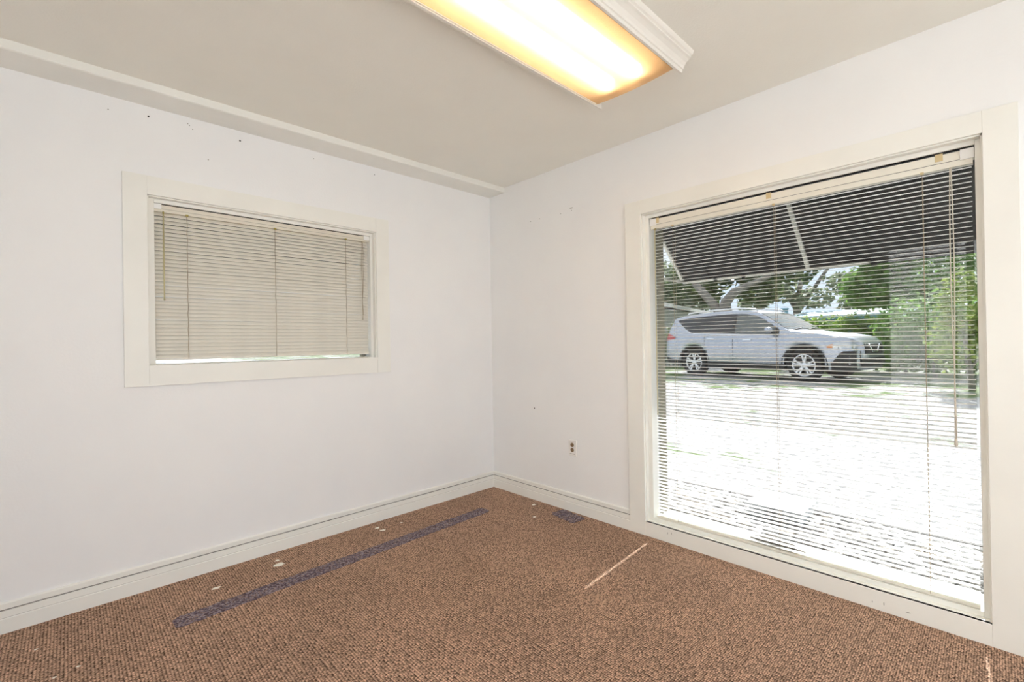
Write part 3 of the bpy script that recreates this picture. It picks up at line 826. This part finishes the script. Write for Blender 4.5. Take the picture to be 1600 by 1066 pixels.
def side_y(x, z):
    s_ = sect(x)[2:11]
    zs = [q[1] for q in s_]; ysx = [q[0] for q in s_]
    return float(np.interp(z, zs, ysx))
def panel(name, x0, x1, bot, top_, mat, off=0.006, nx=14, nz_=5, parent=None, thick=0.004, side=-1):
    """patch following the car side between bot(x) and top(x)"""
    p = []
    for layer in (0, 1):
        for i in range(nx+1):
            x = x0+(x1-x0)*i/nx
            zb, zt = bot(x), top_(x)
            for j in range(nz_+1):
                z = zb+(zt-zb)*j/nz_
                p.append((x, side*(side_y(x, z)+off-thick*layer), z))
    m = nz_+1; n1 = (nx+1)*m
    f = []
    for i in range(nx):
        for j in range(nz_):
            a = i*m+j
            f.append((a, a+m, a+m+1, a+1)); f.append((n1+a, n1+a+1, n1+a+m+1, n1+a+m))
    for i in range(nx):
        a = i*m; f.append((a, n1+a, n1+a+m, a+m)); a = i*m+nz_; f.append((a, a+m, n1+a+m, n1+a))
    for j in range(nz_):
        a = j; f.append((a, a+1, n1+a+1, n1+a)); a = nx*m+j; f.append((a, n1+a, n1+a+1, a+1))
    return put(name, G().add(p, f), mat, parent or car, smooth=True, auto=40)

def belt(x): return itp(x, BELT)
def wtop(x): return min(itp(x, TOP)-.125, 1.545 + .0*x)
def wbot_all(x):
    b = belt(x)+.025
    if x < -1.35: b += (max(0, (-1.35-x))/.55)**1.6*.30
    return b
for sd_ in (-1, 1):
    # black surround, then panes
    panel('window_surround', -1.93, .84, lambda x: wbot_all(x)-.012, lambda x: max(wtop(x)+.014, wbot_all(x)-.004), 'dark', .003, 40, 4, side=sd_)
    panel('side_window', -1.86, -1.30, lambda x: wbot_all(x)+.006, lambda x: max(wtop(x)-.004, wbot_all(x)+.008), 'car_glass', .007, 12, 4, side=sd_)
    panel('side_window', -1.255, -.275, lambda x: wbot_all(x)+.006, lambda x: wtop(x)-.004, 'car_glass', .007, 12, 4, side=sd_)
    panel('side_window', -.215, .735, lambda x: wbot_all(x)+.006, lambda x: max(wtop(x)-.004, wbot_all(x)+.01), 'car_glass_clear', .007, 16, 4, side=sd_)
    panel('chrome_strip', -1.88, .86, lambda x: wbot_all(x)-.028, lambda x: wbot_all(x)-.012, 'chrome', .006, 40, 1, side=sd_)
    # sill cladding and wheel arch cladding
    panel('sill_cladding', AXR+RA+.01, AXF-RA-.01, lambda x: itp(x, BOT)+.01, lambda x: itp(x, BOT)+.15, 'dark', .008, 20, 3, side=sd_)
    for xa in (AXR, AXF):
        g = G(); n = 28; pp = []
        for i in range(n+1):
            a = math.pi*(-.06 + 1.12*i/n)
            for r in (RA-.012, RA+.055):
                x = xa+r*math.cos(a); z = WC+r*math.sin(a)
                zq = max(z, itp(x, BOT)+.03)
                y = sd_*(side_y(x, max(zq, sect(x)[2][1]))+.010)
                pp += [(x, y, zq), (x, y-sd_*.05, zq)]
        fq = []
        for i in range(n):
            b0 = i*4; b1_ = b0+4
            fq += [(b0, b1_, b1_+2, b0+2), (b0, b0+1, b1_+1, b1_), (b0+2, b1_+2, b1_+3, b0+3)]
        put('arch_cladding', g.add(pp, fq), 'dark', car, smooth=True, auto=40)
        # dark inner liner
        g = G()
        pr_ = [(RA-.005, 0.0), (RA-.005, -0.55)]
        g.lathe(pr_, 32, lambda x, y, h, xa=xa, sd_=sd_: (xa+x, sd_*(.90+h), max(WC+y, .24)), close=False)
        put('wheel_well', g, 'dark', car)
    # seams
    for xs_ in (-.245, .80):
        panel('door_seam', xs_-.006, xs_+.006, lambda x: itp(x, BOT)+.16, lambda x: belt(x)-.02, 'dark', .0025, 1, 8, side=sd_)
    panel('door_seam', -1.02, -1.008, lambda x: .80, lambda x: belt(x)-.02, 'dark', .0025, 1, 6, side=sd_)
    # handles
    for xs_ in (-.93, .02):
        h_ = panel('door_handle', xs_, xs_+.20, lambda x: belt(x)-.135, lambda x: belt(x)-.105, 'chrome', .035, 6, 2, thick=.03, side=sd_)
    # mirror
    g = G()
    bm = bmesh.new(); bmesh.ops.create_uvsphere(bm, u_segments=16, v_segments=10, radius=1)
    mv = [(0.67+v.co.x*.085*(1.1 if v.co.x > 0 else .7), sd_*(1.02+v.co.y*.11), 1.135+v.co.z*.075) for v in bm.verts]
    mf = [tuple(v.index for v in f.verts) for f in bm.faces]; bm.free()
    mi = put('mirror', g.add(mv, mf), 'silver', car, smooth=True)
    put('mirror_base', G().tube([(.70, sd_*.86, 1.06), (.69, sd_*.99, 1.085)], [.03, .035], 8), 'dark', mi, smooth=True)
    # lamps
    panel('headlight', 1.84, 2.22, lambda x: .70+.0*(x-1.84)+.02, lambda x: itp(x, [(1.84, .80), (2.0, .845), (2.22, .80)]), 'lamp_clear', .008, 10, 3, side=sd_)
    panel('indicator', 1.80, 1.90, lambda x: .73, lambda x: itp(x, [(1.80, .775), (1.90, .81)]), 'amber', .010, 4, 2, side=sd_)
    panel('tail_light', -2.33, -1.93, lambda x: itp(x, [(-2.33, .91), (-1.93, .99)]), lambda x: itp(x, [(-2.33, 1.09), (-2.2, 1.12), (-1.93, 1.03)]), 'red', .010, 8, 3, side=sd_)
    panel('front_bumper_trim', 1.86, 2.285, lambda x: itp(x, BOT)+.02, lambda x: itp(x, [(1.86, .40), (2.05, .66), (2.285, .66)]), 'dark', .006, 8, 4, side=sd_)
    panel('rear_bumper_trim', -2.34, -1.80, lambda x: itp(x, BOT)+.02, lambda x: itp(x, BOT)+.16, 'dark', .006, 8, 3, side=sd_)
    # roof rail
    pts = [(-1.75, sd_*.60, 1.58), (-1.68, sd_*.605, 1.655), (-1.0, sd_*.62, 1.695), (-.2, sd_*.62, 1.700), (.16, sd_*.60, 1.66), (.22, sd_*.595, 1.60)]
    put('roof_rail', G().tube(pts, .016, 8), 'alloy', car, smooth=True)

def top_patch(name, x0, x1, wf, mat, off, nx=10, nyy=8):
    p = []
    def topz(x, y):
        s_ = sect(x)[7:]
        yy_ = [q[0] for q in reversed(s_)]; zz_ = [q[1] for q in reversed(s_)]
        return float(np.interp(abs(y), yy_, zz_))
    for layer in (0, 1):
        for i in range(nx+1):
            x = x0+(x1-x0)*i/nx
            w = wf(x)
            for j in range(nyy+1):
                y = -w+2*w*j/nyy
                p.append((x+off*.6*(1 if x0 > 0 else -1), y, topz(x, y)+off-.004*layer))
    m = nyy+1; n1 = (nx+1)*m
    f = []
    for i in range(nx):
        for j in range(nyy):
            a = i*m+j
            f += [(a, a+m, a+m+1, a+1), (n1+a, n1+a+1, n1+a+m+1, n1+a+m)]
    for i in range(nx):
        a = i*m; f.append((a, n1+a, n1+a+m, a+m)); a = i*m+nyy; f.append((a, a+m, n1+a+m, n1+a))
    for j in range(nyy):
        a = j; f.append((a, a+1, n1+a+1, n1+a)); a = nx*m+j; f.append((a, n1+a, n1+a+1, a+1))
    return put(name, G().add(p, f), mat, car, smooth=True, auto=40)
top_patch('windshield', .32, 1.0, lambda x: sect(x)[9][0]-.075, 'car_glass_clear', .008)
top_patch('rear_window', -2.25, -2.13, lambda x: sect(x)[9][0]-.09, 'car_glass', .008, 6)
# wipers, grille, plates
put('wiper', G().tube([(1.03, -.55, 1.14), (.97, -.1, 1.19)], .010, 5).tube([(1.03, .05, 1.14), (.97, .5, 1.19)], .010, 5), 'dark', car)
put('grille', G().box((2.285, -.42, .60), (2.315, .42, .80)), 'dark', car, bevel=.008)
gr = put('grille_chrome', G().tube([(2.312, -.26, .80), (2.322, -.12, .64), (2.322, .12, .64), (2.312, .26, .80)], .018, 8), 'chrome', car, smooth=True)
put('lower_grille', G().box((2.26, -.55, .34), (2.312, .55, .52)), 'dark', car, bevel=.01)
put('spoiler', G().extrude([(-2.02, 1.575), (-2.22, 1.515), (-2.22, 1.495), (-2.02, 1.53)], lambda a, b: (a, -.56, b), lambda a, b: (a, .56, b)), 'silver', car, bevel=.006)
put('antenna_fin', G().add([(-1.62, -.02, 1.625), (-1.62, .02, 1.625), (-1.80, .015, 1.60), (-1.80, -.015, 1.60), (-1.78, 0, 1.69)], [(0, 1, 4), (1, 2, 4), (2, 3, 4), (3, 0, 4), (0, 3, 2, 1)]), 'silver', car)

# wheels: tyre > rim
def wheel(xa, side):
    yc = side*.79
    mp_ = lambda x, y, h: (xa+x, yc+side*h, WC+y)
    ty = put('tyre', G().lathe([(.235, -.10), (.30, -.112), (.335, -.105), (.353, -.075), (.355, 0), (.353, .075), (.335, .105), (.30, .112), (.238, .10), (.232, .06), (.232, -.06), (.235, -.10)], 40, mp_, close=False), 'tyre', car, smooth=True)
    put('rim_lip', G().lathe([(.240, .098), (.232, .104), (.216, .100), (.210, .05), (.225, .04)], 40, mp_, close=False), 'alloy', ty, smooth=True)
    put('brake_disc', G().lathe([(.0, .02), (.20, .02), (.232, .03)], 30, mp_, close=False), 'dark', ty)
    for k in range(5):
        a0 = 2*math.pi*k/5 + .3
        g_ = G()
        for da in (-.17, .17):
            a = a0+da
            c0 = a0+da*.55
            r0, r1 = .045, .222
            wd0, wd1 = .017, .017
            def P(r, ang, t, h): return mp_(r*math.cos(ang)-t*math.sin(ang), r*math.sin(ang)+t*math.cos(ang), h)
            q = [P(r0, c0, -wd0, .082), P(r0, c0, wd0, .082), P(r1, a, wd1, .098), P(r1, a, -wd1, .098),
                 P(r0, c0, -wd0, .05), P(r0, c0, wd0, .05), P(r1, a, wd1, .06), P(r1, a, -wd1, .06)]
            g_.add(q, [(0, 1, 2, 3), (4, 7, 6, 5), (0, 4, 5, 1), (1, 5, 6, 2), (2, 6, 7, 3), (3, 7, 4, 0)])
        put('spoke', g_, 'alloy', ty)
    put('hub_cap', G().lathe([(.062, .05), (.060, .088), (.030, .096), (.0, .096)], 24, mp_, close=False), 'alloy', ty, smooth=True, auto=40)
for xa in (AXR, AXF):
    for sd_ in (-1, 1):
        wheel(xa, sd_)

# ------------------------------------------------------------------ plants
def leaves(blobs, size, aspect=0.55, shell=0.55, flat=0.0):
    """blobs: (cx,cy,cz,rx,ry,rz,count); diamond leaves with a fold"""
    V, Fc = [], []
    o = 0
    for (cx, cy, cz, rx, ry, rz, n) in blobs:
        d = rng.normal(size=(n, 3)); d /= np.linalg.norm(d, axis=1)[:, None]
        r = (shell + (1-shell)*rng.random(n))**(1.0)
        r *= 1+rng.normal(size=n)*.07
        c = np.array([cx, cy, cz]) + d*r[:, None]*np.array([rx, ry, rz])
        nn = d + rng.normal(size=(n, 3))*.8; nn[:, 2] += .4; nn /= np.linalg.norm(nn, axis=1)[:, None]
        t = np.cross(nn, rng.normal(size=(n, 3))); t /= np.linalg.norm(t, axis=1)[:, None]
        b = np.cross(nn, t)
        s = size*rng.uniform(.6, 1.3, n)[:, None]
        q = np.stack([c+t*s, c+b*s*aspect+nn*s*.15, c-t*s, c-b*s*aspect+nn*s*.15], 1).reshape(-1, 3)
        V.append(q)
        idx = np.arange(n)[:, None]*4+o
        Fc.append(np.concatenate([idx+[0, 1, 2], idx+[0, 2, 3]]))
        o += 4*n
    g = G(); g.v = np.concatenate(V).tolist(); g.f = np.concatenate(Fc).tolist()
    return g

def tree(name, label, x, y, trunk, blobs, size, mat, group=None, cat='tree'):
    root = thing(name, label, cat, (x, y, GZ), 0, group)
    for (pts, rs) in trunk:
        put('trunk' if pts[0][2] <= 0.05 else 'branch', G().tube(pts, rs, 9), 'bark', root, smooth=True)
    put('crown' if cat == 'tree' else 'foliage', leaves(blobs, size), mat, root, fix=False)
    return root

tree('oak_tree', 'broad dark oak with forked grey trunk behind the silver car', 16.0, 4.5,
     [([(0, 0, 0), (0, .05, 1.0), (.0, .0, 1.8), (0, 0, 2.15)], [.34, .30, .30, .32]),
      ([(0, .08, 1.95), (0, .55, 2.55), (-.1, 1.05, 3.2), (-.2, 1.5, 4.2)], [.20, .17, .14, .08]),
      ([(0, -.05, 2.0), (0, -.10, 2.4), (-.1, -.45, 2.75), (-.2, -1.0, 2.95), (-.3, -1.8, 3.2)], [.24, .20, .16, .12, .07])],
     [(1.3, 1.6, 3.6, 1.0, 1.5, .9, 700), (1.3, -1.0, 3.75, 1.0, 1.5, .8, 700), (1.2, .2, 4.1, 1.2, 1.8, .9, 800), (1.5, -.8, 2.8, .5, .9, .45, 260), (1.6, 1.3, 2.85, .5, .7, .45, 200), (1.0, -2.3, 3.5, .8, .7, .6, 220)],
     .14, 'leaf_dark')
tree('airy_tree', 'loose grey-green tree with gaps of white sky, right of the oak', 21.0, 3.2,
     [([(0, 0, 0), (0, .1, 2.2), (0, -.2, 4.2)], [.16, .13, .06]), ([(0, .1, 2.0), (0, -.9, 3.6), (0, -1.6, 4.6)], [.10, .07, .03]), ([(0, .1, 2.2), (0, 1.0, 3.9)], [.09, .04])],
     [(0, .9, 3.1, .8, .9, .55, 300), (0, -.5, 2.7, .8, .9, .5, 260), (0, 1.6, 4.0, .8, .8, .6, 260), (0, -1.6, 3.3, .8, .6, .45, 150), (0, -.1, 4.4, .8, 1.0, .4, 180), (0, 1.9, 2.6, .8, .7, .45, 260)],
     .15, 'leaf_grey', 'trees beyond the hedge')
tree('small_tree', 'low pale tree between airy tree and bushy tree', 24.0, .9,
     [([(0, 0, 0), (0, 0, 2.0), (0, -.2, 3.6)], [.13, .10, .04])],
     [(0, .2, 2.5, .9, 1.3, .5, 420), (0, -1.4, 2.9, .8, .8, .5, 260), (0, 1.1, 3.2, .8, .6, .4, 120)], .15, 'leaf_grey', 'trees beyond the hedge')
tree('bushy_tree', 'dense bright green tree above the hedge', 14.8, -.85,
     [([(0, 0, 0), (0, 0, 1.6), (0, .1, 3.2)], [.16, .13, .06])],
     [(0, .45, 2.45, .8, .85, .75, 1700), (0, -.9, 2.7, .9, 1.2, 1.1, 2400), (0, .1, 3.2, .8, .8, .6, 1000)], .10, 'leaf_mid', 'trees beyond the hedge')
tree('shade_tree', 'pale grey-green tree over the neighbour house roof', 25.5, 12.6,
     [([(0, 0, 0), (0, 0, 2.2), (0, .2, 4.0)], [.2, .17, .08])],
     [(0, -.2, 4.6, 1.6, 2.4, 1.5, 1700), (0, -2.2, 4.0, 1.2, 1.6, 1.3, 1000), (0, 1.5, 4.6, 1.2, 1.5, 1.2, 700), (0, -2.6, 2.9, 1.0, 1.2, .9, 500)], .19, 'leaf_grey')
tree('tall_tree', 'tall tree standing to the right whose shade reaches the drive', 12.2, -6.2,
     [([(0, 0, 0), (0, .1, 3.0), (0, 0, 6.0)], [.22, .18, .08]), ([(0, .1, 3.6), (-.3, 1.1, 5.6)], [.10, .05])],
     [(0, 0, 6.3, 2.0, 2.4, 1.6, 1700), (-.5, 1.6, 6.2, 1.6, 1.4, 1.2, 1000), (-1.2, .2, 7.2, 1.6, 1.8, 1.1, 900)], .18, 'leaf_mid')
tree('lime_shrub', 'tall yellow-green shrub at the right end of the view', 8.6, -2.60,
     [([(0, 0, 0), (0, .05, .6), (0, .1, 1.2)], [.05, .04, .02]), ([(0, .05, .3), (.1, -.3, 1.0)], [.03, .015])],
     [(0, .1, 1.45, .35, .35, .62, 750), (0, -.35, 1.1, .4, .4, .55, 600), (0, .2, .8, .35, .4, .5, 500)], .055, 'leaf_lime', 'shrubs at the drive edge', 'shrub')
tree('dark_shrub', 'loose dark green shrub between hedge and yellow-green shrub', 11.2, -1.95,
     [([(0, 0, 0), (0, 0, .5), (0, -.1, 1.0)], [.05, .04, .02])],
     [(0, 0, 1.05, .5, .65, .95, 1100), (0, .6, .95, .45, .5, .85, 700), (0, -.6, .9, .45, .5, .85, 800)], .07, 'leaf_mid', 'shrubs at the drive edge', 'shrub')
# hedge
hd = thing('hedge', 'clipped bright green hedge behind the car bonnet', 'hedge', (12.8, -1.3, GZ))
hb = []
for k in range(12):
    hb.append((rng.uniform(-.1, .1), 2.35-.42*k, 0.80, .45, .42, .78, 1000))
put('foliage', leaves(hb, .065, shell=.6), 'hedge', hd, fix=False)
put('stem', G().tube([(0, 0, 0), (0, .05, .4), (0, 0, .9)], [.04, .035, .02], 6), 'bark', hd)
# backdrop row of dark thicket far behind
for k, (x, y, w_, h_, lab) in enumerate(((27, 9.5, 3.5, 1.1, 'far dark thicket behind the neighbour house'), (30, 2.0, 4.5, .9, 'far dark thicket behind the pale blue shed'), (26, -5.0, 4.0, 1.6, 'far dark thicket behind the shrubs at the drive edge'))):
    th = thing('thicket', lab, 'thicket', (x, y, GZ), 0, 'far thickets')
    put('foliage', leaves([(0, w_*t, h_*.7, .8, w_*.4, h_*rng.uniform(.6, .9), 900) for t in (-.8, -.4, 0, .4, .8)], .17), 'leaf_dark', th, fix=False)
    put('stem', G().tube([(0, 0, 0), (0, .1, .8)], [.08, .04], 6), 'bark', th)

# ------------------------------------------------------------------ neighbour house
hs = thing('neighbour_house', 'low pale house with grey roof behind the car at left', 'house', (0, 0, GZ))
E0 = Vector((13.0, 5.6, 0)); dirE = (Vector((22.0, 7.45, 0))-E0).normalized(); nE = Vector((-dirE.y, dirE.x, 0))
def HL(a, b, z):
    q = E0 + dirE*a + nE*b; return (q.x, q.y, z)
put('wall', G().box((-1.0, .5, 0), (11, 6, 2.25), HL), 'stucco', hs)
prof = [(0, 2.35), (3.2, 2.95), (6.5, 2.35), (6.5, 2.27), (3.2, 2.87), (0, 2.27)]
put('roof', G().extrude(prof, lambda a, b: HL(-1.5, a, b), lambda a, b: HL(11.5, a, b)), 'roof', hs)
put('fascia', G().box((-1.5, -.03, 2.22), (11.5, .0, 2.37), HL), 'housing', hs)
for a in (.2, 3.4):
    w_ = put('window', G().box((a, .47, .9), (a+1.1, .5, 1.8), HL), 'housing', hs)
    put('window_pane', G().box((a+.06, .46, .96), (a+1.04, .475, 1.74), HL), 'car_glass', w_)
# pale blue shed behind the hedge, and post
sh = thing('blue_shed', 'low pale blue shed roof showing above the hedge', 'shed', (17.4, 1.1, GZ))
put('wall', G().box((-.0, -1.55, 0), (1.5, 1.35, 1.66)), 'blue', sh)
put('roof', G().extrude([(-.2, 1.74), (1.7, 2.0), (1.7, 1.94), (-.2, 1.60)], lambda a, b: (a, -1.7, b), lambda a, b: (a, 1.5, b)), 'blue', sh)
bp_ = thing('blue_post', 'pale blue board post at the left end of the hedge', 'post', (15.6, 2.23, GZ))
put('post', G().box((-.06, -.09, 0), (.06, .09, 1.96)), 'blue', bp_, bevel=.01)
put('cap', G().box((-.08, -.11, 1.96), (.08, .11, 2.0)), 'blue', bp_, bevel=.01)
# picket fence behind the car tail
fn = thing('picket_fence', 'dark green metal picket fence behind the car tail', 'fence', (12.5, 4.75, GZ))
for z in (.22, .92):
    put('rail', G().box((-.015, -1.1, z), (.015, 1.1, z+.04)), 'darkgreen', fn)
for k in range(16):
    put('picket', G().box((-.012, -1.05+.14*k, 0), (.012, -1.025+.14*k, 1.02)), 'darkgreen', fn)
pl = thing('lime_bush', 'small lime green bush behind the car tail light', 'shrub', (13.2, 5.0, GZ), 0, 'shrubs at the drive edge')
put('foliage', leaves([(0, 0, .8, .4, .5, .7, 700)], .07), 'leaf_lime', pl, fix=False)
put('stem', G().tube([(0, 0, 0), (0, 0, .7)], [.03, .02], 6), 'bark', pl)

# ------------------------------------------------------------------ added building across rear court, bounces sunlight in (seen only mirrored in the glass)
cb = thing('court_building', 'white rendered building across the rear court', 'building', (-9.5, -3.0, -0.05))
put('wall', G().box((-3, -9, 0), (0, 9, 5.2)), 'court_wall', cb)
put('roof', G().box((-3.2, -9.2, 5.2), (0.25, 9.2, 5.4)), 'roof', cb)
for k in range(5):
    w_ = put('window', G().box((-0.01, -7.6+3.4*k, 1.0), (0.03, -6.3+3.4*k, 2.3)), 'trim', cb)
    put('window_pane', G().box((0.025, -7.52+3.4*k, 1.08), (0.035, -6.38+3.4*k, 2.22)), 'car_glass', w_)

g = G().box((-7.0, -10.5, -0.06), (0.15, Y0-T-0.01, -0.03))  # unseen pale surface added to bounce sunlight in through the side windows
struct(put('patio', g, 'patio'), 'pale concrete patio outside the side windows', 'patio')
